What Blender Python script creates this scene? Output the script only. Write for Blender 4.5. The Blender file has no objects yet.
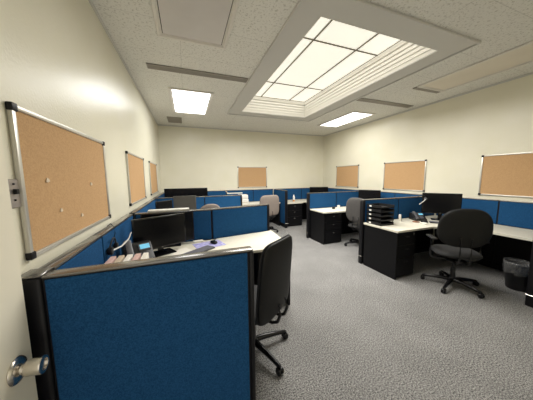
import bpy, bmesh, math, random
from mathutils import Vector, Matrix
random.seed(4)
C = bpy.context.scene.collection
PI = math.pi
XL, XR, YB, YF, ZC = -0.716, 4.935, 7.036, -0.16, 3.124
ZP, ZD = 1.18, 0.774

# ------------------------------------------------------------------ materials
def mat(name, col, rough=0.6, metal=0.0, noise=None, bump=None, emit=None, spec=None, coat=None, trans=None):
    m = bpy.data.materials.new(name); m.use_nodes = True
    nt = m.node_tree; b = nt.nodes['Principled BSDF']
    b.inputs['Base Color'].default_value = (*col, 1)
    b.inputs['Roughness'].default_value = rough
    b.inputs['Metallic'].default_value = metal
    if spec is not None: b.inputs['Specular IOR Level'].default_value = spec
    if coat: b.inputs['Coat Weight'].default_value = coat[0]; b.inputs['Coat Roughness'].default_value = coat[1]
    if trans: b.inputs['Transmission Weight'].default_value = trans
    tc = nt.nodes.new('ShaderNodeTexCoord')
    if noise:   # (scale, other colour, contrast low, high)
        n = nt.nodes.new('ShaderNodeTexNoise'); n.inputs['Scale'].default_value = noise[0]; n.inputs['Detail'].default_value = 4
        r = nt.nodes.new('ShaderNodeValToRGB')
        r.color_ramp.elements[0].position = noise[2]; r.color_ramp.elements[1].position = noise[3]
        r.color_ramp.elements[0].color = (*noise[1], 1); r.color_ramp.elements[1].color = (*col, 1)
        nt.links.new(tc.outputs['Object'], n.inputs['Vector']); nt.links.new(n.outputs['Fac'], r.inputs['Fac'])
        nt.links.new(r.outputs['Color'], b.inputs['Base Color'])
    if bump:    # (scale, strength, distance)
        n = nt.nodes.new('ShaderNodeTexNoise'); n.inputs['Scale'].default_value = bump[0]; n.inputs['Detail'].default_value = 3
        bp = nt.nodes.new('ShaderNodeBump'); bp.inputs['Strength'].default_value = bump[1]; bp.inputs['Distance'].default_value = bump[2]
        nt.links.new(tc.outputs['Object'], n.inputs['Vector']); nt.links.new(n.outputs['Fac'], bp.inputs['Height'])
        nt.links.new(bp.outputs['Normal'], b.inputs['Normal'])
    if emit:
        b.inputs['Emission Color'].default_value = (*emit[0], 1); b.inputs['Emission Strength'].default_value = emit[1]
    return m

WALLC = (0.82, 0.785, 0.65)
M = {}
M['wall'] = mat('painted_wall', WALLC, 0.31, noise=(3, (0.80, 0.765, 0.615), 0.35, 0.65), bump=(60, 0.30, 0.005))
M['door'] = mat('painted_door', (0.84, 0.79, 0.65), 0.45)
M['ceil_smooth'] = mat('ceiling_trim', (0.62, 0.61, 0.58), 0.6)
M['well'] = mat('skylight_well', (0.93, 0.91, 0.85), 0.6)
M['mullion'] = mat('glazing_bar', (0.20, 0.18, 0.14), 0.6)
M['pane'] = mat('skylight_pane', (0.9, 0.88, 0.8), 0.5, noise=(9, (0.8, 0.78, 0.7), 0.3, 0.7), emit=((1.0, 0.96, 0.84), 0.66))
M['lamp'] = mat('lit_diffuser', (0.9, 0.9, 0.9), 0.5, emit=((1.0, 0.98, 0.94), 4))
M['lamp_off'] = mat('unlit_diffuser', (0.70, 0.67, 0.66), 0.45, noise=(1.5, (0.60, 0.57, 0.55), 0.3, 0.7))
M['lamp_off2'] = mat('unlit_diffuser_warm', (0.78, 0.72, 0.62), 0.45, noise=(1.5, (0.70, 0.64, 0.54), 0.3, 0.7))
M['lamp_frame'] = mat('fixture_frame', (0.74, 0.71, 0.66), 0.5)
M['vent'] = mat('vent_metal', (0.30, 0.275, 0.24), 0.5, 0.2)
M['vent_dark'] = mat('vent_dark', (0.06, 0.055, 0.05), 0.6)
M['blue'] = mat('blue_fabric', (0.018, 0.087, 0.215), 0.95, noise=(160, (0.010, 0.055, 0.145), 0.38, 0.62), bump=(260, 0.5, 0.003), spec=0.1)
M['black'] = mat('black_trim', (0.005, 0.005, 0.007), 0.45, spec=.3)
M['black_metal'] = mat('black_laminate', (0.004, 0.004, 0.005), 0.5, spec=.22)
M['cap'] = mat('cap_metal', (0.22, 0.21, 0.20), 0.22, 0.7)
M['top'] = mat('worktop', (0.68, 0.65, 0.55), 0.42, noise=(30, (0.64, 0.61, 0.51), 0.3, 0.6))
M['edge'] = mat('worktop_edge', (0.42, 0.37, 0.29), 0.5)
M['silver'] = mat('brushed_silver', (0.65, 0.63, 0.60), 0.25, 1.0)
M['chrome'] = mat('satin_nickel', (0.72, 0.68, 0.62), 0.24, 1.0)
M['alu'] = mat('aluminium_frame', (0.62, 0.60, 0.55), 0.35, 0.6)
M['cork'] = mat('cork', (0.56, 0.355, 0.185), 0.9, noise=(120, (0.49, 0.30, 0.15), 0.33, 0.6), bump=(150, 0.4, 0.003), spec=0.2)
M['white'] = mat('white_plastic', (0.80, 0.79, 0.75), 0.4)
M['paper'] = mat('paper', (0.78, 0.75, 0.68), 0.7)
M['paper_pale'] = mat('pale_scrap', (0.70, 0.58, 0.44), 0.7)
M['paper_red'] = mat('paper_pinkish', (0.62, 0.42, 0.38), 0.7)
M['paper_tan'] = mat('paper_tan', (0.55, 0.45, 0.33), 0.7)
M['blue_paper'] = mat('lilac_paper', (0.30, 0.28, 0.62), 0.6, noise=(22, (0.52, 0.52, 0.75), 0.4, 0.6))
M['plastic_black'] = mat('matte_black_plastic', (0.007, 0.007, 0.008), 0.45, bump=(300, 0.1, 0.002))
M['gloss_black'] = mat('gloss_black', (0.005, 0.005, 0.006), 0.2, spec=.35)
M['screen'] = mat('dark_screen', (0.004, 0.004, 0.005), 0.25, spec=.25)
M['monitor_reflection'] = mat('grey_monitor_reflection', (0.07, 0.067, 0.06), 0.4)  # grey reflection of a switched-off screen put into the base colour
M['grey_plastic'] = mat('grey_plastic', (0.10, 0.10, 0.11), 0.4)
M['key'] = mat('grey_keys', (0.14, 0.14, 0.17), 0.5)
M['lcd'] = mat('phone_display', (0.1, 0.35, 0.5), 0.3, emit=((0.25, 0.70, 0.95), 0.55))
M['chair_fabric'] = mat('charcoal_fabric', (0.015, 0.015, 0.016), 0.85, noise=(120, (0.012, 0.012, 0.013), 0.35, 0.65), bump=(240, 0.4, 0.003))
M['chair_shell'] = mat('chair_shell', (0.008, 0.008, 0.008), 0.55, spec=.25, bump=(200, 0.2, 0.002))
M['chair_tan'] = mat('taupe_fabric', (0.27, 0.225, 0.195), 0.85, noise=(90, (0.23, 0.19, 0.165), 0.35, 0.65))
M['chair_grey'] = mat('grey_fabric', (0.085, 0.08, 0.075), 0.8, noise=(90, (0.065, 0.06, 0.058), 0.35, 0.65))
M['switch'] = mat('switch_plate', (0.42, 0.38, 0.36), 0.35, 0.6)
M['bag'] = mat('clear_liner', (0.25, 0.25, 0.25), 0.15, bump=(14, 0.9, 0.03)); M['bag'].node_tree.nodes['Principled BSDF'].inputs['Alpha'].default_value = 0.30
M['orange'] = mat('orange_plastic', (0.65, 0.25, 0.06), 0.4)
M['brown'] = mat('brown_coaster', (0.25, 0.12, 0.07), 0.6)
M['base'] = mat('baseboard_vinyl', (0.03, 0.03, 0.03), 0.5)

# carpet
def carpet():
    m = bpy.data.materials.new('loop_carpet'); m.use_nodes = True; nt = m.node_tree; b = nt.nodes['Principled BSDF']
    b.inputs['Roughness'].default_value = 0.95; b.inputs['Specular IOR Level'].default_value = 0.1
    tc = nt.nodes.new('ShaderNodeTexCoord')
    n = nt.nodes.new('ShaderNodeTexNoise'); n.inputs['Scale'].default_value = 95; n.inputs['Detail'].default_value = 5; n.inputs['Roughness'].default_value = 0.75
    r = nt.nodes.new('ShaderNodeValToRGB'); e = r.color_ramp.elements
    e[0].position = 0.40; e[1].position = 0.60; e[0].color = (0.06, 0.058, 0.06, 1); e[1].color = (0.50, 0.49, 0.475, 1)
    n2 = nt.nodes.new('ShaderNodeTexNoise'); n2.inputs['Scale'].default_value = 2.2; n2.inputs['Detail'].default_value = 2
    mx = nt.nodes.new('ShaderNodeMix'); mx.data_type = 'RGBA'; mx.blend_type = 'MULTIPLY'; mx.inputs[0].default_value = 0.35
    nt.links.new(tc.outputs['Object'], n.inputs['Vector']); nt.links.new(tc.outputs['Object'], n2.inputs['Vector'])
    nt.links.new(n.outputs['Fac'], r.inputs['Fac']); nt.links.new(r.outputs['Color'], mx.inputs[6]); nt.links.new(n2.outputs['Fac'], mx.inputs[7])
    nt.links.new(mx.outputs[2], b.inputs['Base Color'])
    bp = nt.nodes.new('ShaderNodeBump'); bp.inputs['Strength'].default_value = 0.8; bp.inputs['Distance'].default_value = 0.01
    nt.links.new(n.outputs['Fac'], bp.inputs['Height']); nt.links.new(bp.outputs['Normal'], b.inputs['Normal'])
    return m
M['carpet'] = carpet()

# fissured acoustic tile
def tiles():
    m = bpy.data.materials.new('fissured_ceiling_tile'); m.use_nodes = True; nt = m.node_tree; b = nt.nodes['Principled BSDF']
    b.inputs['Roughness'].default_value = 0.9; b.inputs['Specular IOR Level'].default_value = 0.15
    tc = nt.nodes.new('ShaderNodeTexCoord')
    n = nt.nodes.new('ShaderNodeTexNoise'); n.inputs['Scale'].default_value = 48; n.inputs['Detail'].default_value = 4; n.inputs['Distortion'].default_value = 0.6
    r = nt.nodes.new('ShaderNodeValToRGB'); e = r.color_ramp.elements
    e[0].position = 0.34; e[1].position = 0.46; e[0].color = (0.56, 0.545, 0.50, 1); e[1].color = (0.79, 0.78, 0.735, 1)
    br = nt.nodes.new('ShaderNodeTexBrick'); br.offset = 0.0
    br.inputs['Color1'].default_value = (1, 1, 1, 1); br.inputs['Color2'].default_value = (0.97, 0.97, 0.97, 1); br.inputs['Mortar'].default_value = (0.72, 0.72, 0.72, 1)
    br.inputs['Scale'].default_value = 1.0; br.inputs['Mortar Size'].default_value = 0.004; br.inputs['Brick Width'].default_value = 1.22; br.inputs['Row Height'].default_value = 0.61
    mx = nt.nodes.new('ShaderNodeMix'); mx.data_type = 'RGBA'; mx.blend_type = 'MULTIPLY'; mx.inputs[0].default_value = 0.6
    nt.links.new(tc.outputs['Object'], n.inputs['Vector']); nt.links.new(tc.outputs['Object'], br.inputs['Vector'])
    nt.links.new(n.outputs['Fac'], r.inputs['Fac']); nt.links.new(r.outputs['Color'], mx.inputs[6]); nt.links.new(br.outputs['Color'], mx.inputs[7])
    nt.links.new(mx.outputs[2], b.inputs['Base Color'])
    bp = nt.nodes.new('ShaderNodeBump'); bp.inputs['Strength'].default_value = 0.6; bp.inputs['Distance'].default_value = 0.006
    nt.links.new(r.outputs['Color'], bp.inputs['Height']); nt.links.new(bp.outputs['Normal'], b.inputs['Normal'])
    return m
M['tile'] = tiles()

# ------------------------------------------------------------------ mesh helpers
def box(bm, x0, x1, y0, y1, z0, z1, bev=0.0, seg=1, mtx=None):
    t = bmesh.new()
    bmesh.ops.create_cube(t, size=1)
    for v in t.verts:
        v.co = Vector((x0 + (v.co.x + .5) * (x1 - x0), y0 + (v.co.y + .5) * (y1 - y0), z0 + (v.co.z + .5) * (z1 - z0)))
    if bev > 0: bmesh.ops.bevel(t, geom=t.edges[:], offset=bev, segments=seg, profile=0.5, affect='EDGES')
    join(bm, t, mtx)
def join(bm, t, mtx=None):
    if mtx is not None: bmesh.ops.transform(t, matrix=mtx, verts=t.verts)
    me = bpy.data.meshes.new('tmp'); t.to_mesh(me); t.free(); bm.from_mesh(me); bpy.data.meshes.remove(me)
def cyl(bm, p0, p1, r0, r1=None, n=16, bev=0):
    p0, p1 = Vector(p0), Vector(p1); r1 = r0 if r1 is None else r1
    d = p1 - p0; t = bmesh.new()
    bmesh.ops.create_cone(t, cap_ends=True, segments=n, radius1=r0, radius2=r1, depth=d.length)
    if bev: bmesh.ops.bevel(t, geom=[e for e in t.edges if all(abs(abs(v.co.z) - d.length / 2) < 1e-6 for v in e.verts)], offset=bev, segments=2, profile=.5, affect='EDGES')
    q = d.to_track_quat('Z', 'Y').to_matrix().to_4x4()
    join(bm, t, Matrix.Translation((p0 + p1) / 2) @ q)
def tube(bm, pts, r, n=8):
    pts = [Vector(p) for p in pts]; rings = []
    for i, p in enumerate(pts):
        d = (pts[min(i + 1, len(pts) - 1)] - pts[max(i - 1, 0)]).normalized()
        a = d.cross(Vector((0, 0, 1)));
        if a.length < 1e-3: a = d.cross(Vector((0, 1, 0)))
        a.normalize(); b = d.cross(a)
        rr = r[i] if isinstance(r, (list, tuple)) else r
        rings.append([bm.verts.new(p + a * rr * math.cos(2 * PI * k / n) + b * rr * math.sin(2 * PI * k / n)) for k in range(n)])
    for A, B in zip(rings, rings[1:]):
        for k in range(n): bm.faces.new((A[k], A[(k + 1) % n], B[(k + 1) % n], B[k]))
    bm.faces.new(rings[0][::-1]); bm.faces.new(rings[-1])
def lathe(bm, prof, c=(0, 0, 0), n=24):
    rings = [[bm.verts.new((c[0] + r * math.cos(2 * PI * k / n), c[1] + r * math.sin(2 * PI * k / n), c[2] + z)) for k in range(n)] for r, z in prof]
    for A, B in zip(rings, rings[1:]):
        for k in range(n): bm.faces.new((A[k], A[(k + 1) % n], B[(k + 1) % n], B[k]))
    bm.faces.new(rings[0][::-1]); bm.faces.new(rings[-1])
def prism(bm, pts, z0, z1, bev=0):
    t = bmesh.new(); vs = [t.verts.new((x, y, z0)) for x, y in pts]; f = t.faces.new(vs)
    r = bmesh.ops.extrude_face_region(t, geom=[f])
    for v in r['geom']:
        if isinstance(v, bmesh.types.BMVert): v.co.z = z1
    bmesh.ops.recalc_face_normals(t, faces=t.faces)
    if bev: bmesh.ops.bevel(t, geom=t.edges[:], offset=bev, segments=2, profile=.5, affect='EDGES')
    join(bm, t)
def obj(name, bm, m, parent=None, smooth=False):
    bmesh.ops.recalc_face_normals(bm, faces=bm.faces)
    me = bpy.data.meshes.new(name); bm.to_mesh(me); bm.free()
    me.materials.append(M[m] if isinstance(m, str) else m)
    if smooth:
        for p in me.polygons: p.use_smooth = True
        if smooth != 'full':
            for e in me.edges: pass
            me.set_sharp_from_angle(angle=math.radians(40))
    o = bpy.data.objects.new(name, me); C.objects.link(o)
    if parent: o.parent = parent
    return o
def B(*boxes, bev=0.0, seg=1):
    bm = bmesh.new()
    for b in boxes: box(bm, *b, bev=bev, seg=seg)
    return bm
def thing(name, label, cat, loc=(0, 0, 0), rz=0, group=None):
    o = bpy.data.objects.new(name, None); C.objects.link(o); o.empty_display_size = 0.1
    o.location = loc; o.rotation_euler = (0, 0, rz); o['label'] = label; o['category'] = cat
    if group: o['group'] = group
    return o
def tag(o, label, cat, group=None):
    o['label'] = label; o['category'] = cat
    if group: o['group'] = group
    return o
def struct(name, bm, m, parent=None, smooth=False):
    o = obj(name, bm, m, parent, smooth)
    if parent is None: o['kind'] = 'structure'
    return o
def dup(root, loc, rz, label, group=None):
    r = root.copy(); C.objects.link(r); r.location = loc; r.rotation_euler = (0, 0, rz); r['label'] = label
    if group: r['group'] = group
    for ch in list(root.children):
        c = ch.copy(); C.objects.link(c); c.parent = r
        for g in list(ch.children):
            d = g.copy(); C.objects.link(d); d.parent = c
    return r

# ------------------------------------------------------------------ room shell
T = 0.12
struct('floor', B((XL - T, XR + T, YF - 1.2, YB + T, -0.1, 0)), 'carpet')
struct('wall_left', B((XL - T, XL, YF, YB + T, 0, ZC)), 'wall')
struct('wall_right', B((XR, XR + T, YF, YB + T, 0, ZC)), 'wall')
struct('wall_back', B((XL, XR, YB, YB + T, 0, ZC)), 'wall')
struct('wall_front', B((0.62, XR, YF - T, YF, 0, ZC), (XL - T, 0.62, YF - T, YF, 2.2, ZC)), 'wall')
SX0, SX1, SY0, SY1, SZ = 1.264, 2.939, 1.88, 5.04, 3.48
struct('ceiling', B((XL - T, SX0 - .02, YF - T, YB + T, ZC, ZC + .1), (SX1 + .02, XR + T, YF - T, YB + T, ZC, ZC + .1),
                    (SX0 - .02, SX1 + .02, YF - T, SY0 - .02, ZC, ZC + .1), (SX0 - .02, SX1 + .02, SY1 + .02, YB + T, ZC, ZC + .1)), 'tile')
# moulding where walls meet the ceiling
struct('trim_1', B((XL, XL + .02, YF, YB, ZC - .03, ZC), bev=.004), 'ceil_smooth')
struct('trim_2', B((XR - .02, XR, YF, YB, ZC - .03, ZC), bev=.004), 'ceil_smooth')
struct('trim_3', B((XL + .02, XR - .02, YB - .02, YB, ZC - .03, ZC), bev=.004), 'ceil_smooth')
# flat surround of the skylight, with a raised outer bead
OX0, OX1, OY0, OY1 = 1.01, 3.20, 1.63, 5.28
def ring(x0, x1, y0, y1, w, z0, z1):
    return [(x0, x1, y0, y0 + w, z0, z1), (x0, x1, y1 - w, y1, z0, z1), (x0, x0 + w, y0 + w, y1 - w, z0, z1), (x1 - w, x1, y0 + w, y1 - w, z0, z1)]
bm = B((OX0, OX1, OY0, SY0, ZC - .014, ZC - .001), (OX0, OX1, SY1, OY1, ZC - .014, ZC - .001), (OX0, SX0, SY0, SY1, ZC - .014, ZC - .001), (SX1, OX1, SY0, SY1, ZC - .014, ZC - .001))
for b in ring(OX0 - .03, OX1 + .03, OY0 - .03, OY1 + .03, .022, ZC - .028, ZC - .001): box(bm, *b, bev=.004)
struct('trim_4', bm, 'ceil_smooth')
# skylight: stepped white well, glazing bars, nine panes
bm = B(*ring(SX0 - .02, SX1 + .02, SY0 - .02, SY1 + .02, .02, ZC, SZ + .05))
for k, (dz, w) in enumerate(((.045, .010), (.105, .016), (.165, .022), (.225, .028), (.29, .036))):
    for b in ring(SX0, SX1, SY0, SY1, w, ZC + dz, ZC + dz + .045): box(bm, *b, bev=.006)
sky = struct('window_1', bm, 'well')
gx = [SX0 + .036, 1.735, 2.475, SX1 - .036]; gy = [SY0 + .036, 2.756, 4.20, SY1 - .036]
bm = bmesh.new()
for x in gx[1:3]: box(bm, x - .009, x + .009, gy[0], gy[3], SZ - .003, SZ + .01)
for y in gy[1:3]: box(bm, gx[0], gx[3], y - .009, y + .009, SZ - .002, SZ + .009)
for b in ring(gx[0], gx[3], gy[0], gy[3], .008, SZ + .002, SZ + .01): box(bm, *b)
obj('window_frame', bm, 'mullion', sky)
for i in range(3):
    for j in range(3):
        obj('window_pane', B((gx[i] + .002, gx[i + 1] - .002, gy[j] + .002, gy[j + 1] - .002, SZ + .011, SZ + .022)), 'pane', sky)

# door, swung open against the left wall (camera stands in the doorway)
DX = -0.652
d = struct('door_1', B((DX - .045, DX, -0.10, 1.115, 0.012, 2.14), bev=.003), 'door')
kn = bmesh.new(); ky, kz = 1.022, 0.873
t = bmesh.new(); lathe(t, [(.047, 0), (.050, .004), (.046, .010), (.034, .014), (.018, .018), (.016, .030)], n=32)
join(kn, t, Matrix.Translation((DX, ky, kz)) @ Matrix.Rotation(PI / 2, 4, 'Y'))
t = bmesh.new(); lathe(t, [(.016, .024), (.026, .028), (.029, .036), (.032, .070), (.0335, .080), (.032, .084), (.022, .086), (.0215, .080), (.004, .080)], n=32)
join(kn, t, Matrix.Translation((DX, ky, kz)) @ Matrix.Rotation(PI / 2, 4, 'Y'))
obj('door_knob', kn, 'chrome', d, True)
# hinges
hb = bmesh.new()
for z in (.3, 1.1, 1.85): cyl(hb, (DX - .02, -0.112, z), (DX - .02, -0.112, z + .1), .008)
obj('hinge', hb, 'silver', d, True)

# baseboards (black vinyl)
struct('baseboard_left', B((XL, XL + .008, 1.2, YB, 0, .1)), 'base')
struct('baseboard_right', B((XR - .008, XR, YF, YB, 0, .1)), 'base')
struct('baseboard_back', B((XL + .008, XR - .008, YB - .008, YB, 0, .1)), 'base')

# ------------------------------------------------------------------ ceiling lights and vents
def light(x0, x1, y0, y1, lit, label, dm):
    cx, cy = (x0 + x1) / 2, (y0 + y1) / 2
    t = thing('ceiling_light', label, 'ceiling light', (cx, cy, ZC), 0)
    a, b = (x1 - x0) / 2, (y1 - y0) / 2
    bm = bmesh.new()
    for q in ring(-a - .035, a + .035, -b - .035, b + .035, .035, -.022, -.002): box(bm, *q, bev=.005)
    for q in ring(-a, a, -b, b, .014, -.013, -.002): box(bm, *q, bev=.002)
    obj('frame', bm, 'lamp_frame', t, False)
    obj('housing', B((-a + .001, a - .001, -b + .001, b - .001, -.004, -.001)), 'vent_dark', t)
    obj('diffuser', B((-a + .022, a - .022, -b + .022, b - .022, -.011, -.0045)), dm, t)
light(-.195, .50, 4.16, 5.56, True, 'lit white rectangular ceiling light above the left row of desks', 'lamp')
light(3.79, 4.41, 4.23, 5.66, True, 'lit white rectangular ceiling light to the right of the skylight', 'lamp')
light(-.19, .46, 1.26, 2.67, False, 'unlit grey rectangular ceiling light nearest the camera above the left wall side', 'lamp_off')
light(3.80, 4.40, 1.20, 2.68, False, 'unlit beige rectangular ceiling light near the right wall', 'lamp_off2')
def add_area_light(x0, x1, y0, y1, watts, spread=135, z=ZC - .014, col=(1.0, .975, .92)):
    # area light added at a lit fixture or at the skylight, below its lens
    L = bpy.data.lights.new('added_area_light', 'AREA'); L.shape = 'RECTANGLE'; L.size = x1 - x0 - .05; L.size_y = y1 - y0 - .05
    L.energy = watts; L.color = col; L.spread = math.radians(spread)
    o = bpy.data.objects.new('added_area_light', L); C.objects.link(o); o.location = ((x0 + x1) / 2, (y0 + y1) / 2, z)
add_area_light(-.195, .50, 4.16, 5.56, 13, 178, col=(.93, .97, 1.0))
add_area_light(3.79, 4.41, 4.23, 5.66, 10, 165)
add_area_light(SX0, SX1, SY0, SY1, 180, 170)  # added fill at the skylight opening; panes alone leave desks and carpet dim
add_area_light(SX0 + .04, SX1 - .04, SY0 + .04, SY1 - .04, 12, 175, z=SZ - .03)  # added fill just under the panes, brightens the well
def vent(x0, x1, y0, y1, label, along_x=True, n=2):
    cx, cy = (x0 + x1) / 2, (y0 + y1) / 2; a, b = (x1 - x0) / 2, (y1 - y0) / 2
    t = thing('ceiling_vent', label, 'vent', (cx, cy, ZC), 0)
    obj('backing', B((-a + .008, a - .008, -b + .008, b - .008, -.006, -.002)), 'vent_dark', t)
    bm = bmesh.new()
    for q in ring(-a, a, -b, b, .012, -.016, -.003): box(bm, *q, bev=.002)
    obj('frame', bm, 'vent', t)
    for k in range(n):
        yy = -b + .012 + (k + .5) * (2 * b - .024) / n; w = (2 * b - .024) / n * .36
        obj('slat', B((-a + .012, a - .012, yy - w, yy + w, -.013, -.007)), 'vent', t)
vent(-.44, .965, 3.37, 3.51, 'long brown slot vent in the ceiling left of the skylight', n=3)
vent(3.25, 4.72, 3.45, 3.59, 'long brown slot vent in the ceiling right of the skylight', n=3)
vent(-.40, -.05, 6.05, 6.62, 'small square vent at the far left corner of the ceiling', n=7)
vent(3.78, 4.41, 2.73, 2.80, 'short narrow vent at the end of the unlit light by the right wall', n=1)

# ------------------------------------------------------------------ cork boards
def cork_board(label, loc, rz, w=1.05):   # local: x along board, faces -y, z up; origin at lower-left on the wall
    t = thing('cork_board', label, 'cork board', loc, rz, 'cork boards on the walls')
    h = .70
    obj('cork_surface', B((.015, w - .015, -.012, -.002, .015, h - .015)), 'cork', t)
    bm = bmesh.new()
    for q in ((0, w, -.022, -.001, 0, .024), (0, w, -.022, -.001, h - .024, h), (0, .024, -.022, -.001, .024, h - .024), (w - .024, w, -.022, -.001, .024, h - .024)): box(bm, *q, bev=.005, seg=2)
    obj('frame', bm, 'alu', t, True)
    for x in (0, w):
        for z in (0, h):
            sx = 1 if x == 0 else -1; sz = 1 if z == 0 else -1
            xa, xb = sorted((x - sx * .003, x + sx * .034)); za, zb = sorted((z - sz * .003, z + sz * .034))
            obj('corner_cap', B((xa, xb, -.026, -.0005, za, zb), bev=.006, seg=2), 'black', t, True)
    return t
ZB0 = 1.243
RL, RR = PI / 2, -PI / 2
cork_board('large cork board on the left wall, nearest the camera, beside the light switch', (XL, 1.262, ZB0 - .012), RL, 1.12)
cork_board('middle one of three cork boards on the left wall', (XL, 3.19, ZB0), RL, 1.13)
cork_board('farthest cork board on the left wall, by the back corner', (XL, 4.97, ZB0), RL, 1.09)
cork_board('single cork board on the back wall', (1.585, YB, ZB0), 0, 1.03)
cork_board('farthest cork board on the right wall, by the back corner', (XR, 6.25, ZB0), RR, 1.05)
cork_board('middle cork board on the right wall, above the black monitor', (XR, 4.305, ZB0), RR, 1.075)
cork_board('cork board on the right wall cut off by the right edge of view', (XR, 2.288, ZB0), RR, 1.07)
def scrap(x, y, z, s, label):
    bm = bmesh.new()
    vs = [bm.verts.new((XL + .0135 + random.uniform(0, .004), y + dx * s, z + dz * s)) for dx, dz in ((-1, -.4), (-.2, -.7), (.9, -.3), (.6, .4), (-.3, .8))]
    f = bm.faces.new(vs); r = bmesh.ops.extrude_face_region(bm, geom=[f])
    for v in r['geom']:
        if isinstance(v, bmesh.types.BMVert): v.co.x += .0035
    tag(obj('paper_scrap', bm, 'paper_pale', None), label, 'paper scrap')
scrap(0, 1.47, 1.595, .017, 'torn white paper scrap on the near left cork board, upper left one')
scrap(0, 2.02, 1.56, .017, 'small pale paper scrap on the near left cork board, upper right one')
scrap(0, 1.57, 1.42, .016, 'pale paper scrap on the near left cork board, lower left one')
scrap(0, 1.82, 1.35, .016, 'pale paper scrap on the near left cork board, lower right one')

# light switch / thermostat
t = thing('light_switch', 'grey metal light switch plate on the left wall beside the cork board', 'light switch', (XL, 1.232, 1.478), RL)
obj('plate', B((-.033, .033, -.010, -.001, 0, .125), bev=.003), 'switch', t)
obj('toggle', B((-.008, .008, -.024, -.009, .060, .082), bev=.002), 'black', t)
for z in (.030, .100): obj('screw', B((-.004, .004, -.013, -.009, z, z + .008)), 'black', t)

# ------------------------------------------------------------------ partitions
def partition(p0, p1, label, both=True, start_post=0, end_post=0, low=False, h=ZP):
    """panel from p0 to p1; front face is to the right-hand side of travel"""
    a, b = Vector((*p0, 0)), Vector((*p1, 0)); L = (b - a).length; rz = math.atan2(b.y - a.y, b.x - a.x)
    t = thing('partition_panel', label, 'partition', a, rz)
    th = .024
    obj('frame', B((0.0008, L - .0008, -th, th, 0.0, h - .015)), 'black', t)
    for s in ((-1, 1) if both else (-1,)):
        y0, y1 = sorted((s * (th + .001), s * (th + .010)))
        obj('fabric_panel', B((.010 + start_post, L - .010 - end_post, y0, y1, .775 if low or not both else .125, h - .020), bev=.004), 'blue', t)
        if low or not both: obj('shade_tile', B((.010 + start_post, L - .010 - end_post, y0, y1, .125, .768), bev=.004), 'black_metal', t)  # black tile stands in for the deep shade below desk height
        obj('kick_plate', B((.010 + start_post, L - .010 - end_post, y0, y0 + (y1 - y0) * .8, .008, .118), bev=.002), 'black_metal', t)
    bm = bmesh.new(); box(bm, .0004, L - .0004, -.034, .034, h - .014, h, bev=.005, seg=2)
    obj('top_cap', bm, 'cap', t, True)
    if end_post:
        p = obj('end_post', B((L - end_post, L + .004, -.036, .036, 0, h - .0145), bev=.010, seg=3), 'black', t, True)
        obj('foot_ring', B((L - end_post - .003, L + .007, -.039, .039, .135, .148), bev=.004), 'silver', p)
    if start_post:
        p = obj('end_post', B((-.008, start_post, -.040, .040, 0, h - .0145), bev=.012, seg=3), 'black', t, True)
        obj('foot_ring', B((-.011, start_post + .003, -.043, .043, .135, .148), bev=.004), 'silver', p)
    return t
LX, RX, BY = -.655, 4.90, 6.985     # centre lines of the wall panels
# near-left divider
partition((-.622, 1.200), (.345, 1.200), 'large blue divider panel in the left foreground, nearest the camera', end_post=.026)
cp = thing('corner_post', 'black corner post where the foreground divider meets the left wall', 'partition post', (-.650, 1.208, 0))
obj('post', B((-.055, .027, -.044, .056, 0, ZP - .004), bev=.016, seg=3), 'black', cp, True)
obj('post_cap', B((-.057, .029, -.046, .058, ZP - .0035, ZP + .006), bev=.004), 'cap', cp, True)
def lwall(y0, y1, label, **k): partition((LX, y1), (LX, y0), label, both=False, **k)   # front faces +x
def face_check(): pass
# travelling along -y the right-hand side is -x, so travel along +y for a +x-facing front
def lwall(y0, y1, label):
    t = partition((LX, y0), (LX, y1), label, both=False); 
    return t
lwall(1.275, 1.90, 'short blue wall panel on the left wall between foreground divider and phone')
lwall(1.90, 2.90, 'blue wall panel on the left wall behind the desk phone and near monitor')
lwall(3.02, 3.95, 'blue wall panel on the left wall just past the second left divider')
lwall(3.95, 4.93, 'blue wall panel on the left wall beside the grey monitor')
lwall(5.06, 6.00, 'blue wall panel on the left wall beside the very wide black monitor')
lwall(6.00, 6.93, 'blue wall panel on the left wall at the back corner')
# second and third left dividers
partition((-.605, 2.93), (.285, 2.945), 'blue divider panel directly behind the near left monitors')
partition((.286, 2.945), (1.175, 3.105), 'dark blue divider panel behind the near left worktop, at its free end', end_post=.03)
partition((-.605, 5.00), (.355, 5.00), 'blue divider panel of the third left row, beside the left wall')
partition((.355, 5.00), (1.215, 5.00), 'bright blue divider panel of the third left row, at its free end', end_post=.03)
# right wall (front faces -x: travel -y)
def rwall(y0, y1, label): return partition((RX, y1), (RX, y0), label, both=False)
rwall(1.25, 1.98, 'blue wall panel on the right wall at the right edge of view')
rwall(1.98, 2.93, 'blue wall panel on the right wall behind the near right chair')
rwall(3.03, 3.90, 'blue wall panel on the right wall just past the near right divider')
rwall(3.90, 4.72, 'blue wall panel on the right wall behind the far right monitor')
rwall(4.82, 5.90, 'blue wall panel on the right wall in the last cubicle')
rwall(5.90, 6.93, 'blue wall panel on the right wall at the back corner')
# back wall (front faces -y: travel +x)
xs = [(-.60, .29, 'blue wall panel on the back wall at the left corner'), (.29, 1.175, 'blue wall panel on the back wall left of the cork board'),
      (1.175, 2.09, 'blue wall panel on the back wall below the cork board'), (2.09, 2.815, 'blue wall panel on the back wall behind the taupe chair'),
      (2.905, 3.94, 'blue wall panel on the back wall above the far drawer pedestal'), (3.94, 4.85, 'blue wall panel on the back wall at the right corner')]
for x0, x1, l in xs: partition((x0, BY), (x1, BY), l, both=False)
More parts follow.
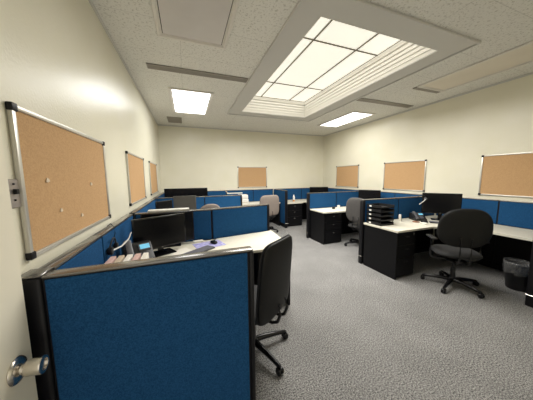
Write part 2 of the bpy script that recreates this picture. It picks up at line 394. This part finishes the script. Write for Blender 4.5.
# right dividers
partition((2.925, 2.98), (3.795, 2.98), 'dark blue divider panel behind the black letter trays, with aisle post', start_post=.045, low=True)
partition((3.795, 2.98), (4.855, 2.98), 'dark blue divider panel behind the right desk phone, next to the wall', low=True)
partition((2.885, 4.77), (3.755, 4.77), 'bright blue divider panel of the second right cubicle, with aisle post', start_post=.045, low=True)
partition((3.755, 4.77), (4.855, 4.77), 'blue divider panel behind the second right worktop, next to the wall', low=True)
partition((2.86, 5.965), (2.86, 6.93), 'blue divider standing out from the back wall beside the far pedestal', start_post=.04)
partition((3.84, 1.19), (4.855, 1.19), 'divider with silver foot ring at the lower right edge of view', start_post=.045)

# ------------------------------------------------------------------ desks
def desk(label, poly, legs):
    t = thing('corner_desk', label, 'desk', (0, 0, 0))
    cx = sum(p[0] for p in poly) / len(poly); cy = sum(p[1] for p in poly) / len(poly)
    t.location = (cx, cy, 0)
    bm = bmesh.new(); prism(bm, [(x - cx, y - cy) for x, y in poly], ZD - .032, ZD, bev=.003)
    o = obj('worktop', bm, 'top', t)
    for (x0, x1, y0, y1) in legs:
        obj('end_panel', B((x0 - cx, x1 - cx, y0 - cy, y1 - cy, 0, ZD - .033), bev=.002), 'black_metal', t)
    return t
E_ = .004
# left 1
desk('near left corner worktop carrying the phone and near monitors', [(-.600, 1.30), (.02, 1.30), (.02, 1.98), (.30, 2.25), (1.15, 2.25), (1.195, 3.035), (.29, 2.89), (-.600, 2.875)],
     [(1.118, 1.145, 2.27, 2.95), (-.59, -.01, 1.31, 1.335)])
desk('second left corner worktop, behind the dark blue divider', [(-.600, 3.05), (.02, 3.05), (.02, 4.02), (.30, 4.31), (1.17, 4.31), (1.17, 4.945), (-.600, 4.945)],
     [(1.14, 1.167, 4.325, 4.93), (-.59, -.01, 3.06, 3.085)])
desk('third left worktop under the very wide monitor', [(-.600, 5.07), (.02, 5.07), (.02, 6.0), (.30, 6.29), (1.10, 6.29), (1.10, 6.925), (-.600, 6.925)],
     [(1.07, 1.097, 6.305, 6.90), (-.59, -.01, 5.08, 5.105)])
desk('pale worktop along the back wall behind the taupe chair', [(1.12, 6.29), (2.80, 6.29), (2.80, 6.925), (1.12, 6.925)],
     [(1.13, 1.157, 6.305, 6.90), (2.765, 2.79, 6.305, 6.90)])
desk('far right worktop above the far drawer pedestal', [(2.915, 6.04), (3.45, 6.04), (3.62, 6.18), (4.15, 6.18), (4.15, 4.86), (4.845, 4.86), (4.845, 6.925), (2.915, 6.925)],
     [(4.2, 4.84, 4.87, 4.895)])
desk('second right corner worktop, beside the bright blue divider', [(2.93, 4.11), (3.75, 4.11), (4.15, 3.80), (4.15, 3.06), (4.845, 3.06), (4.845, 4.715), (2.93, 4.715)],
     [(2.94, 2.965, 4.125, 4.70), (4.2, 4.84, 3.07, 3.095)])
desk('near right corner worktop carrying the letter trays and monitor', [(2.925, 2.255), (3.72, 2.255), (4.13, 1.96), (4.13, 1.26), (4.845, 1.26), (4.845, 2.925), (2.925, 2.925)],
     [(2.935, 2.96, 2.27, 2.91), (4.2, 4.84, 1.27, 1.295)])

def pedestal(label, x, y, rz=0, w=.38, d=.55, hm='silver', hw=.012):
    t = thing('drawer_pedestal', label, 'drawer unit', (x, y, 0), rz)      # front faces local -y, origin front-left
    obj('body', B((0, w, .012, d, .02, .725), bev=.003), 'black_metal', t)
    for z0, z1 in ((.03, .32), (.33, .52), (.53, .715)):
        f = obj('drawer', B((.006, w - .006, -.008, .011, z0, z1), bev=.003), 'black_metal', t)
        obj('handle', B((w / 2 - hw, w / 2 + hw, -.022, -.009, z1 - .065, z1 - .046), bev=.004), hm, f)
    obj('lock', B((w - .05, w - .03, -.012, -.0085, .68, .70), bev=.002), 'silver', t)
    obj('plinth', B((.02, w - .02, .03, d - .02, 0, .02)), 'black', t)
pedestal('black drawer pedestal under the far right worktop by the back wall', 2.925, 6.085, d=.6, hw=.03, w=.56)
pedestal('black drawer pedestal under the second right worktop', 2.98, 4.14, w=.48)
pedestal('black drawer pedestal under the near right worktop', 2.975, 2.29, hm='black', hw=.045)
pedestal('black drawer pedestal at the free end of the near left worktop', .725, 2.28, hm='black', hw=.045)

# ------------------------------------------------------------------ chairs
def superell(n, k, N):
    a = 2 * PI * k / N; c, s = math.cos(a), math.sin(a)
    return math.copysign(abs(c) ** (2 / n), c), math.copysign(abs(s) ** (2 / n), s)
def pad(bm, w, h, th, n, curv=0.0, taper=0.0, N=40, R=9, front=1, back=1, dish=0):
    """puffed pad in the xz plane; +y bulge = front"""
    sides = []
    for sgn, amt in ((1, front), (-1, back)):
        c = bm.verts.new((0, sgn * th / 2 * amt, 0)); rings = []
        for i in range(1, R + 1):
            r = math.sin(i / R * PI / 2); ring_ = []
            for k in range(N):
                ex, ez = superell(n, k, N); x = r * ex * w / 2 * (1 + taper * r * ez); z = r * ez * h / 2
                y = sgn * th / 2 * amt * (1 - r ** 5) ** .5 if i < R else 0
                ring_.append((x, y + curv * x * x, z))
            rings.append(ring_)
        sides.append((c, rings))
    rim = [bm.verts.new(p) for p in sides[0][1][-1]]
    for c, rings in sides:
        V = [[bm.verts.new(p) for p in r] for r in rings[:-1]] + [rim]
        for k in range(N): bm.faces.new((c, V[0][k], V[0][(k + 1) % N]))
        for A, D in zip(V, V[1:]):
            for k in range(N): bm.faces.new((A[k], A[(k + 1) % N], D[(k + 1) % N], D[k]))
def make_chair(label, loc, rz, back=(.50, .58, 3.0, .86), fab='chair_fabric', shell='chair_shell', tilt=.10, base_rot=0.3, arms=True, group='office task chairs', yb=-.26, taper=-.06, zseat=.47):
    """faces local +y"""
    t = thing('office_chair', label, 'office chair', loc, rz, group)
    w, h, n, zc = back
    # backrest cushion + rear shell
    Mx = Matrix.Translation((0, yb, zc)) @ Matrix.Rotation(tilt, 4, 'X')
    bm = bmesh.new(); pad(bm, w, h, .075, n, curv=.35, taper=taper, front=1, back=.35); bmesh.ops.transform(bm, matrix=Mx, verts=bm.verts)
    o = obj('backrest', bm, fab, t, 'full')
    bm = bmesh.new(); pad(bm, w * .985, h * .985, .05, n, curv=.35, taper=taper, front=.1, back=1); bmesh.ops.transform(bm, matrix=Mx @ Matrix.Translation((0, -.012, 0)), verts=bm.verts)
    obj('back_shell', bm, shell, t, 'full')
    # seat
    bm = bmesh.new(); pad(bm, .54, .50, .10, 3.0, curv=.0, front=1, back=.9)
    bmesh.ops.transform(bm, matrix=Matrix.Translation((0, .0, zseat)) @ Matrix.Rotation(PI / 2, 4, 'X'), verts=bm.verts)
    obj('seat', bm, 'chair_fabric', t, 'full')
    # back supports
    zb = zc - h / 2 + .06
    bm = bmesh.new()
    for s in (-1, 1):
        tube(bm, [(s * .06, -.10, .405), (s * .06, yb + .02, .405), (s * .06, yb - .03, .43), (s * .06, yb - .055, .50), (s * .06, yb - .04, zb + .08)], .013, 10)
    box(bm, -.10, .10, -.13, .12, .385, .42, bev=.01)
    obj('back_support', bm, 'plastic_black', t, True)
    bm = bmesh.new(); cyl(bm, (0, 0, .10), (0, 0, .27), .030); cyl(bm, (0, 0, .27), (0, 0, .39), .016)
    obj('gas_lift', bm, 'plastic_black', t, True)
    if arms:
        for s in (-1, 1):
            bm = bmesh.new()
            tube(bm, [(s * .10, .0, .405), (s * .24, .0, .405), (s * .285, .0, .43), (s * .295, .0, .50), (s * .290, .0, .692)], .016, 10)
            a = obj('armrest', bm, 'plastic_black', t, True)
            bm = bmesh.new(); box(bm, s * .29 - .035, s * .29 + .035, -.12, .13, .690, .720, bev=.014, seg=3)
            obj('arm_pad', bm, 'plastic_black', a, True)
    bm = bmesh.new(); lathe(bm, [(.035, .075), (.05, .08), (.05, .115), (.034, .13)], n=20); obj('hub', bm, 'plastic_black', t, True)
    for k in range(5):
        a = base_rot + 2 * PI * k / 5; R_ = Matrix.Rotation(a, 4, 'Z')
        bm = bmesh.new(); tt = bmesh.new()
        tube(tt, [(.03, 0, .100), (.12, 0, .100), (.25, 0, .085), (.335, 0, .072), (.355, 0, .070)], [.028, .026, .021, .018, .010], 10)
        join(bm, tt, R_)
        leg = obj('base_leg', bm, 'gloss_black', t, True)
        bm = bmesh.new(); tt = bmesh.new()
        for s in (-1, 1): cyl(tt, (.345, s * .006, .029), (.345, s * .026, .029), .028, n=20, bev=.005)
        cyl(tt, (.335, 0, .03), (.335, 0, .074), .008); box(tt, .320, .365, -.027, .027, .040, .060, bev=.006)
        join(bm, tt, Matrix.Translation(R_ @ Vector((.0, 0, 0))) @ R_)
        obj('caster', bm, 'gloss_black', leg, True)
    return t
def heading(dx, dy): return math.atan2(dy, dx) - PI / 2
make_chair('charcoal office chair beside the foreground divider, seen from behind its backrest', (.50, 1.76, 0), heading(-.61, .79), back=(.52, .67, 5.5, .775), tilt=.08, base_rot=-.57, yb=-.27, taper=-.03, arms=False)
make_chair('charcoal rounded-back office chair at the near right desk', (3.55, 1.85, 0), heading(.62, .78), back=(.60, .54, 2.6, .90), base_rot=.30, yb=-.22, zseat=.51)
make_chair('grey rounded-back office chair at the second right desk, partly behind the aisle post', (3.68, 3.74, 0), heading(.93, .36), back=(.52, .56, 3.0, .86), fab='chair_grey', shell='chair_grey', base_rot=.2)
make_chair('taupe office chair in front of the back wall desk', (2.12, 5.80, 0), heading(-.10, 1), back=(.62, .60, 5.0, .80), fab='chair_tan', shell='chair_tan', base_rot=.5)
make_chair('pale-topped office chair peeking over the dark blue left divider', (.28, 3.80, 0), heading(-.2, .98), back=(.44, .50, 2.4, .93), fab='chair_tan', shell='chair_tan', base_rot=.1)

# ------------------------------------------------------------------ monitors
def monitor(label, x, y, rz, w=.56, h=.34, zc=1.02, shell='gloss_black', screen='screen', z0=ZD, name='monitor', tiltx=0.0):
    """screen faces local -y"""
    t = thing(name, label, 'monitor', (x, y, z0), rz)
    R_ = Matrix.Translation((0, 0, zc - z0)) @ Matrix.Rotation(tiltx, 4, 'X')
    bm = bmesh.new(); box(bm, -w / 2, w / 2, -.012, .018, -h / 2, h / 2, bev=.006, seg=2, mtx=R_); box(bm, -w * .3, w * .3, .017, .045, -h * .28, h * .28, bev=.012, mtx=R_)
    obj('housing', bm, shell, t, True)
    bm = bmesh.new(); box(bm, -w / 2 + .014, w / 2 - .014, -.0145, -.0115, -h / 2 + .02, h / 2 - .014, mtx=R_)
    obj('screen', bm, screen, t)
    bm = bmesh.new(); box(bm, -.03, .03, .030, .055, .012, zc - z0 + .02, bev=.006); obj('stand', bm, 'gloss_black', t)
    bm = bmesh.new(); box(bm, -.13, .13, -.07, .12, 0.001, .013, bev=.005, seg=2); obj('stand_base', bm, 'gloss_black', t, True)
    bm = bmesh.new(); box(bm, -.010, .010, -.0155, -.0118, -h / 2 + .006, -h / 2 + .013, mtx=R_); obj('badge', bm, 'silver', t)
    return t
monitor('black widescreen monitor on the near left desk, turned toward its chair', -.29, 2.52, math.radians(27), w=.545, h=.345, zc=1.02)
monitor('black monitor standing behind the near left monitor against the divider', -.235, 2.80, math.radians(2), w=.58, h=.37, zc=1.005)
monitor('black monitor on the near right desk below the middle cork board', 4.36, 2.55, math.radians(-52), w=.575, h=.38, zc=1.085)
monitor('black monitor showing above the dark divider behind the grey chair', 4.55, 4.40, math.radians(-60), w=.55, h=.36, zc=1.05)
monitor('black monitor in the back right corner above the bright blue divider', 4.42, 6.55, math.radians(-20), w=.66, h=.36, zc=1.045)
monitor('very wide black monitor by the back left corner', -.02, 6.30, math.radians(-1), w=1.12, h=.37, zc=1.125)
monitor('monitor with grey reflection painted on its face over the second left divider', -.055, 4.50, math.radians(2), w=.42, h=.34, zc=1.075, shell='monitor_reflection', screen='monitor_reflection')
monitor('small black monitor turned sideways beside the grey-faced monitor', -.40, 4.22, math.radians(48), w=.36, h=.28, zc=1.05)

# ------------------------------------------------------------------ phones
def phone(label, x, y, rz, s=1.0, zs=1.0):
    t = thing('desk_phone', label, 'telephone', (x, y, ZD + .001), rz); t.scale = (s, s, s * zs)
    bm = bmesh.new(); tt = bmesh.new()
    pts = [(-.10, 0), (.10, 0), (.10, .13), (.04, .13), (-.10, .03)]     # profile in y,z
    a = [tt.verts.new((-.11, p[0], p[1])) for p in pts]; b = [tt.verts.new((.11, p[0], p[1])) for p in pts]
    tt.faces.new(a); tt.faces.new(b[::-1])
    for i in range(5): tt.faces.new((a[i], a[(i + 1) % 5], b[(i + 1) % 5], b[i]))
    bmesh.ops.recalc_face_normals(tt, faces=tt.faces); bmesh.ops.bevel(tt, geom=tt.edges[:], offset=.006, segments=2, profile=.5, affect='EDGES')
    join(bm, tt); obj('body', bm, 'plastic_black', t, True)
    ang = math.atan2(.10, .14); Mx = Matrix.Translation((0, -.03, .081)) @ Matrix.Rotation(ang, 4, 'X')
    bm = bmesh.new(); box(bm, .0, .10, .020, .072, 0, .006, bev=.002, mtx=Mx); obj('display_bezel', bm, 'grey_plastic', t)
    bm = bmesh.new(); box(bm, .012, .088, .028, .064, .006, .008, mtx=Mx); obj('display', bm, 'lcd', t)
    bm = bmesh.new()
    for i in range(4):
        for j in range(3): box(bm, .0 + j * .024, .017 + j * .024, -.062 + i * .017, -.050 + i * .017, 0, .006, bev=.0015, mtx=Mx)
    obj('keypad', bm, 'key', t)
    bm = bmesh.new()
    box(bm, -.098, -.048, -.085, .09, .018, .036, bev=.008, seg=2, mtx=Mx); box(bm, -.100, -.046, -.095, -.045, .002, .034, bev=.008, seg=2, mtx=Mx); box(bm, -.100, -.046, .045, .098, .002, .034, bev=.008, seg=2, mtx=Mx)
    obj('handset', bm, 'grey_plastic', t, True)
    return t
phone('black desk phone with lit blue display on the near left desk', -.455, 2.225, math.radians(24), 1.08, 1.5)
phone('black desk phone with lit blue display on the near right desk', 4.02, 2.72, math.radians(-22), .95)

# headset hanging on the left wall panel
t = thing('headset', 'black and white telephone headset hanging on the left wall panel', 'headset', (-.612, 2.035, 1.04), 0)
bm = bmesh.new(); tube(bm, [(.012 + .01 * math.sin(a), .075 * math.cos(a), .075 * math.sin(a)) for a in [PI * k / 12 for k in range(13)]], .006)
obj('headband', bm, 'plastic_black', t, True)
bm = bmesh.new(); cyl(bm, (.0, -.075, -.01), (.035, -.075, -.01), .032, n=20, bev=.006); obj('ear_cushion', bm, 'plastic_black', t, True); bm = bmesh.new(); cyl(bm, (.0, .075, -.01), (.03, .075, -.01), .026, n=20, bev=.006); obj('ear_cushion', bm, 'plastic_black', t, True)
bm = bmesh.new(); tube(bm, [(.03, -.06, -.01), (.07, .02, -.005), (.10, .11, .025), (.115, .17, .075)], [.006, .006, .006, .004]); obj('microphone_arm', bm, 'white', t, True)
bm = bmesh.new(); tube(bm, [(.02, -.075, -.03), (.015, -.085, -.10), (.02, -.06, -.16), (.04, -.02, -.19)], .004); obj('cord', bm, 'black', t, True)
bm = bmesh.new(); tube(bm, [(0, .075, .02), (.005, .115, .09), (.004, .10, .15), (.002, .03, .19), (.0, -.04, .185)], .0035); obj('cable', bm, 'black', t, True)

# file folders leaning in a sorter near the left wall
rt = thing('file_sorter', 'wire file sorter beside the foreground divider on the left desk', 'file sorter', (-.455, 1.79, ZD + .001), PI / 2)
bm = B((-.14, .14, -.15, .15, 0, .006))
for i in range(6): tube(bm, [(-.13, -.14 + i * .056, .005), (-.13, -.14 + i * .056, .09), (.13, -.14 + i * .056, .09), (.13, -.14 + i * .056, .005)], .0025, 6)
obj('rack', bm, 'black', rt)
fm = ['paper', 'paper_red', 'paper', 'paper_tan', 'paper_red']
fl_ = ['white file folder nearest the front of the wire sorter', 'pinkish file folder second in the wire sorter', 'white file folder in the middle of the wire sorter', 'tan file folder fourth in the wire sorter', 'pinkish file folder at the back of the wire sorter']
for i in range(5):
    x = -.455 + .14 - .028 - i * .056
    bm = B((-.019, .019, -.13, .13, 0, .215), bev=.003)
    o = tag(obj('file_folder', bm, fm[i]), fl_[i], 'file folder', 'file folders in the wire sorter'); o.location = (x, 1.79, ZD + .009)

# papers, keyboards, mice
def sheet(name, label, cat, x, y, rz, w, d, z, m, th=.0015):
    o = tag(obj(name, B((-w / 2, w / 2, -d / 2, d / 2, 0, th)), m), label, cat); o.location = (x, y, z); o.rotation_euler = (0, 0, rz); return o
sheet('mouse_pad', 'lilac patterned mouse pad beside the keyboard on the near left desk', 'mouse pad', .22, 2.66, .25, .34, .26, ZD + .0006, 'blue_paper', .003)
sheet('paper_sheet', 'loose white paper under the stand of the near left monitor', 'paper', -.08, 2.47, .5, .22, .28, ZD + .0006, 'paper')
sheet('notepad', 'small white notepad behind the mouse pad on the near left desk', 'notepad', .10, 2.84, .1, .12, .08, ZD + .0006, 'paper', .012)
def keyboard(label, x, y, rz):
    t = thing('keyboard', label, 'keyboard', (x, y, ZD + .001), rz)
    obj('body', B((-.21, .21, -.065, .065, 0, .016), bev=.004), 'plastic_black', t)
    bm = bmesh.new()
    for r in range(5):
        for c in range(17): box(bm, -.2 + c * .0236, -.2 + c * .0236 + .019, -.056 + r * .0226, -.056 + r * .0226 + .018, .016, .022)
    obj('keys', bm, 'key', t)
keyboard('black keyboard with grey keys in front of the near left monitor', .07, 2.42, .66)
keyboard('black keyboard in front of the near right monitor', 4.12, 2.33, math.radians(-50))
def mouse(label, x, y, rz, z=ZD):
    bm = bmesh.new(); pad(bm, .065, .11, .05, 2.4, N=24, R=6, front=1, back=.35)
    bmesh.ops.transform(bm, matrix=Matrix.Rotation(-PI / 2, 4, 'X') @ Matrix.Rotation(PI, 4, 'X'), verts=bm.verts)
    zmin = min(v.co.z for v in bm.verts)
    for v in bm.verts: v.co.z -= zmin
    o = tag(obj('computer_mouse', bm, 'gloss_black', None, 'full'), label, 'computer mouse'); o.location = (x, y, z); o.rotation_euler = (0, 0, rz)
mouse('black computer mouse on the lilac mouse pad', .28, 2.68, .6, ZD + .0042)
mouse('black computer mouse by the near right keyboard', 3.90, 2.52, .4, ZD + .001)
# cable on the near left desk behind the mouse pad
bm = bmesh.new(); tube(bm, [(.16, 2.88, ZD + .006), (.2, 2.86, ZD + .006), (.27, 2.87, ZD + .006), (.33, 2.86, ZD + .006), (.29, 2.80, ZD + .006), (.28, 2.74, ZD + .010)], .004)
tag(obj('mouse_cable', bm, 'black', None, True), 'black cable lying behind the mouse pad on the near left desk', 'cable')

# items on the near right desk
t = thing('letter_tray_stack', 'stack of black letter trays with silver label tabs on the near right desk', 'letter trays', (3.08, 2.745, ZD + .001), 0)
for i in range(5):
    z = i * .072
    tr = obj('tray', B((-.125, .17, -.15, .15, z, z + .006), (-.125, -.119, -.15, .15, z, z + .05), (.164, .17, -.15, .15, z, z + .05), (-.125, .17, .144, .15, z, z + .05), (-.125, .17, -.15, -.145, z, z + .028)), 'plastic_black', t)
    obj('label_tab', B((-.133, -.1255, .045, .085, z + .012, z + .036), bev=.001), 'white', tr)
bm = bmesh.new()
for x in (-.115, .16):
    for y in (-.14, .14): cyl(bm, (x, y, 0.002), (x, y, .34), .005, n=8)
obj('tray_post', bm, 'plastic_black', t)
t = thing('tape_dispenser', 'pale stapler standing upright beside the letter trays', 'stapler', (3.62, 2.76, ZD + .001), .3)
t.name = 'stapler'
Mx = Matrix.Rotation(-.18, 4, 'Y')
bm = bmesh.new(); box(bm, -.018, .004, -.02, .02, 0, .13, bev=.006, seg=2, mtx=Mx); obj('body', bm, 'paper', t, True)
bm = bmesh.new(); box(bm, .006, .02, -.018, .018, 0, .11, bev=.004, seg=2, mtx=Mx); obj('base_arm', bm, 'plastic_black', t, True)
o = tag(obj('coaster', (lambda b: (cyl(b, (0, 0, 0), (0, 0, .012), .055, n=28, bev=.003), b)[1])(bmesh.new()), 'brown', None, True), 'round brown coaster in front of the near right desk phone', 'coaster'); o.location = (3.80, 2.60, ZD + .001)
sheet('paper_sheet', 'white note paper beside the near right monitor', 'paper', 3.76, 2.44, .5, .10, .09, ZD + .001, 'paper', .02)
t = thing('headset', 'headset with pale microphone arm hanging at the near right monitor corner', 'headset', (4.155, 2.77, 1.12), math.radians(-52))
bm = bmesh.new(); tube(bm, [(.06 * math.cos(a), -.035, .06 + .06 * math.sin(a)) for a in [PI * k / 12 for k in range(13)]], .006); obj('headband', bm, 'plastic_black', t, True)
bm = bmesh.new(); cyl(bm, (.06, -.05, .05), (.06, -.02, .05), .024, n=18, bev=.005); obj('ear_cushion', bm, 'grey_plastic', t, True)
bm = bmesh.new(); tube(bm, [(.06, -.05, .04), (.03, -.06, .0), (-.01, -.06, -.04), (-.035, -.055, -.06)], .006); obj('microphone_arm', bm, 'white', t, True)

# waste bin with clear liner under the near right desk
t = thing('waste_bin', 'black waste bin with a clear plastic liner at the lower right', 'waste bin', (4.31, 1.475, 0))
bm = bmesh.new()
def frust(bm, w0, w1, z0, z1, th, bottom=True):
    for s in ((1, 0), (-1, 0), (0, 1), (0, -1)):
        pass
prof = [(.0, 0.0), (.105, 0.0), (.112, .01), (.145, .36), (.149, .365), (.138, .362), (.105, .02), (0.0, .02)]
n = 28
rings = [[bm.verts.new((max(r, .0005) * math.cos(2 * PI * k / n), max(r, .0005) * math.sin(2 * PI * k / n), z)) for k in range(n)] for r, z in prof]
for A, D in zip(rings, rings[1:]):
    for k in range(n): bm.faces.new((A[k], A[(k + 1) % n], D[(k + 1) % n], D[k]))
obj('body', bm, 'plastic_black', t, True)
bm = bmesh.new(); rings = []
for r, z in ((.152, .23), (.158, .30), (.156, .372), (.150, .392), (.136, .385), (.12, .30)):
    rings.append([bm.verts.new(((r + random.uniform(-.004, .006)) * math.cos(2 * PI * k / n), (r + random.uniform(-.004, .006)) * math.sin(2 * PI * k / n), z + (random.uniform(-.02, .02) if z < .25 else random.uniform(-.004, .004)))) for k in range(n)])
for A, D in zip(rings, rings[1:]):
    for k in range(n): bm.faces.new((A[k], A[(k + 1) % n], D[(k + 1) % n], D[k]))
obj('liner', bm, 'bag', t, 'full')

# second right desk: small white cup and a dark mouse-like object
o = tag(obj('cup', (lambda b: (lathe(b, [(.028, 0), (.036, .09), (.033, .092), (.026, .01)], n=20), b)[1])(bmesh.new()), 'white', None, True), 'small white cup on the second right worktop beside the grey chair', 'cup'); o.location = (3.58, 4.42, ZD + .001)
o = tag(obj('desk_clock', B((-.04, .04, -.02, .02, 0, .06), bev=.01), 'plastic_black'), 'small black desk clock beside the white cup', 'clock'); o.location = (3.46, 4.46, ZD + .001)
# far right desk: bottle with orange base
t = thing('bottle', 'small clear bottle with an orange base on the far right worktop', 'bottle', (3.34, 6.40, ZD + .001))
bm = bmesh.new(); lathe(bm, [(.034, .045), (.035, .15), (.028, .18), (.014, .20), (.014, .225)], n=20); obj('body', bm, 'white', t, True)
bm = bmesh.new(); lathe(bm, [(.035, 0), (.037, .044)], n=20); obj('base_band', bm, 'orange', t, True)

# back left area: printer on the desk and white paper tray device
t = thing('printer', 'small white printer on the back desk beside the third divider', 'printer', (1.62, 6.52, ZD + .001), 0)
obj('body', B((-.15, .15, -.14, .14, 0, .15), bev=.015, seg=2), 'white', t, True)
obj('paper_slot', B((-.12, .12, -.150, -.141, .05, .062)), 'paper_tan', t)
obj('top_cover', B((-.14, .14, -.13, .13, .151, .285), bev=.03, seg=3), 'white', t, True)
t = thing('desk_lamp', 'flat grey lamp head on a dark arm by the back wall panels', 'desk lamp', (1.16, 6.60, ZD + .001), 0)
obj('lamp_base', B((-.07, .07, -.07, .07, 0, .02), bev=.006), 'plastic_black', t)
bm = bmesh.new(); tube(bm, [(0, 0, .02), (-.03, 0, .20), (-.02, -.02, .33)], .01); obj('arm', bm, 'plastic_black', t, True)
bm = bmesh.new(); tube(bm, [(-.06, -.02, .40), (.03, -.02, .335)], .012); obj('joint', bm, 'paper_tan', t, True)
obj('lamp_head', B((-.02, .46, -.06, .02, .315, .345), bev=.01, seg=2), 'paper', t, True)
# papers on back desk
sheet('paper_sheet', 'white papers spread on the back desk left of the taupe chair', 'paper', 2.0, 6.55, .1, .40, .28, ZD + .001, 'paper', .01)
# white strip lying on the second left divider cap
t = tag(obj('white_strip', B((-.24, .24, -.05, .05, 0, .022), bev=.003), 'white'), 'white strip lying on top of the divider behind the near left monitors', 'board'); t.location = (-.23, 2.97, ZP + .0015)

# ------------------------------------------------------------------ world, camera, colour
w = bpy.data.worlds.new('world'); bpy.context.scene.world = w; w.use_nodes = True
w.node_tree.nodes['Background'].inputs[0].default_value = (1, .95, .85, 1); w.node_tree.nodes['Background'].inputs[1].default_value = 1.1
cam = bpy.data.cameras.new('camera'); co = bpy.data.objects.new('camera', cam); C.objects.link(co)
cam.sensor_fit = 'HORIZONTAL'; cam.sensor_width = 36; cam.lens = 36 * 215.065 / 533; cam.clip_start = .02
y, p, r = 0.353689, 0.107569, -0.009178
fw = Vector((math.sin(y) * math.cos(p), math.cos(y) * math.cos(p), -math.sin(p))); rt_ = Vector((math.cos(y), -math.sin(y), 0)); up = rt_.cross(fw)
r2 = math.cos(r) * rt_ + math.sin(r) * up; u2 = -math.sin(r) * rt_ + math.cos(r) * up
co.matrix_world = Matrix(((r2.x, u2.x, -fw.x, -.0055), (r2.y, u2.y, -fw.y, -.0163), (r2.z, u2.z, -fw.z, 1.6029), (0, 0, 0, 1)))
s = bpy.context.scene; s.camera = co
s.view_settings.view_transform = 'Standard'; s.view_settings.look = 'None'; s.view_settings.gamma = 1; s.view_settings.use_curve_mapping = False
s.view_settings.exposure = -0.03
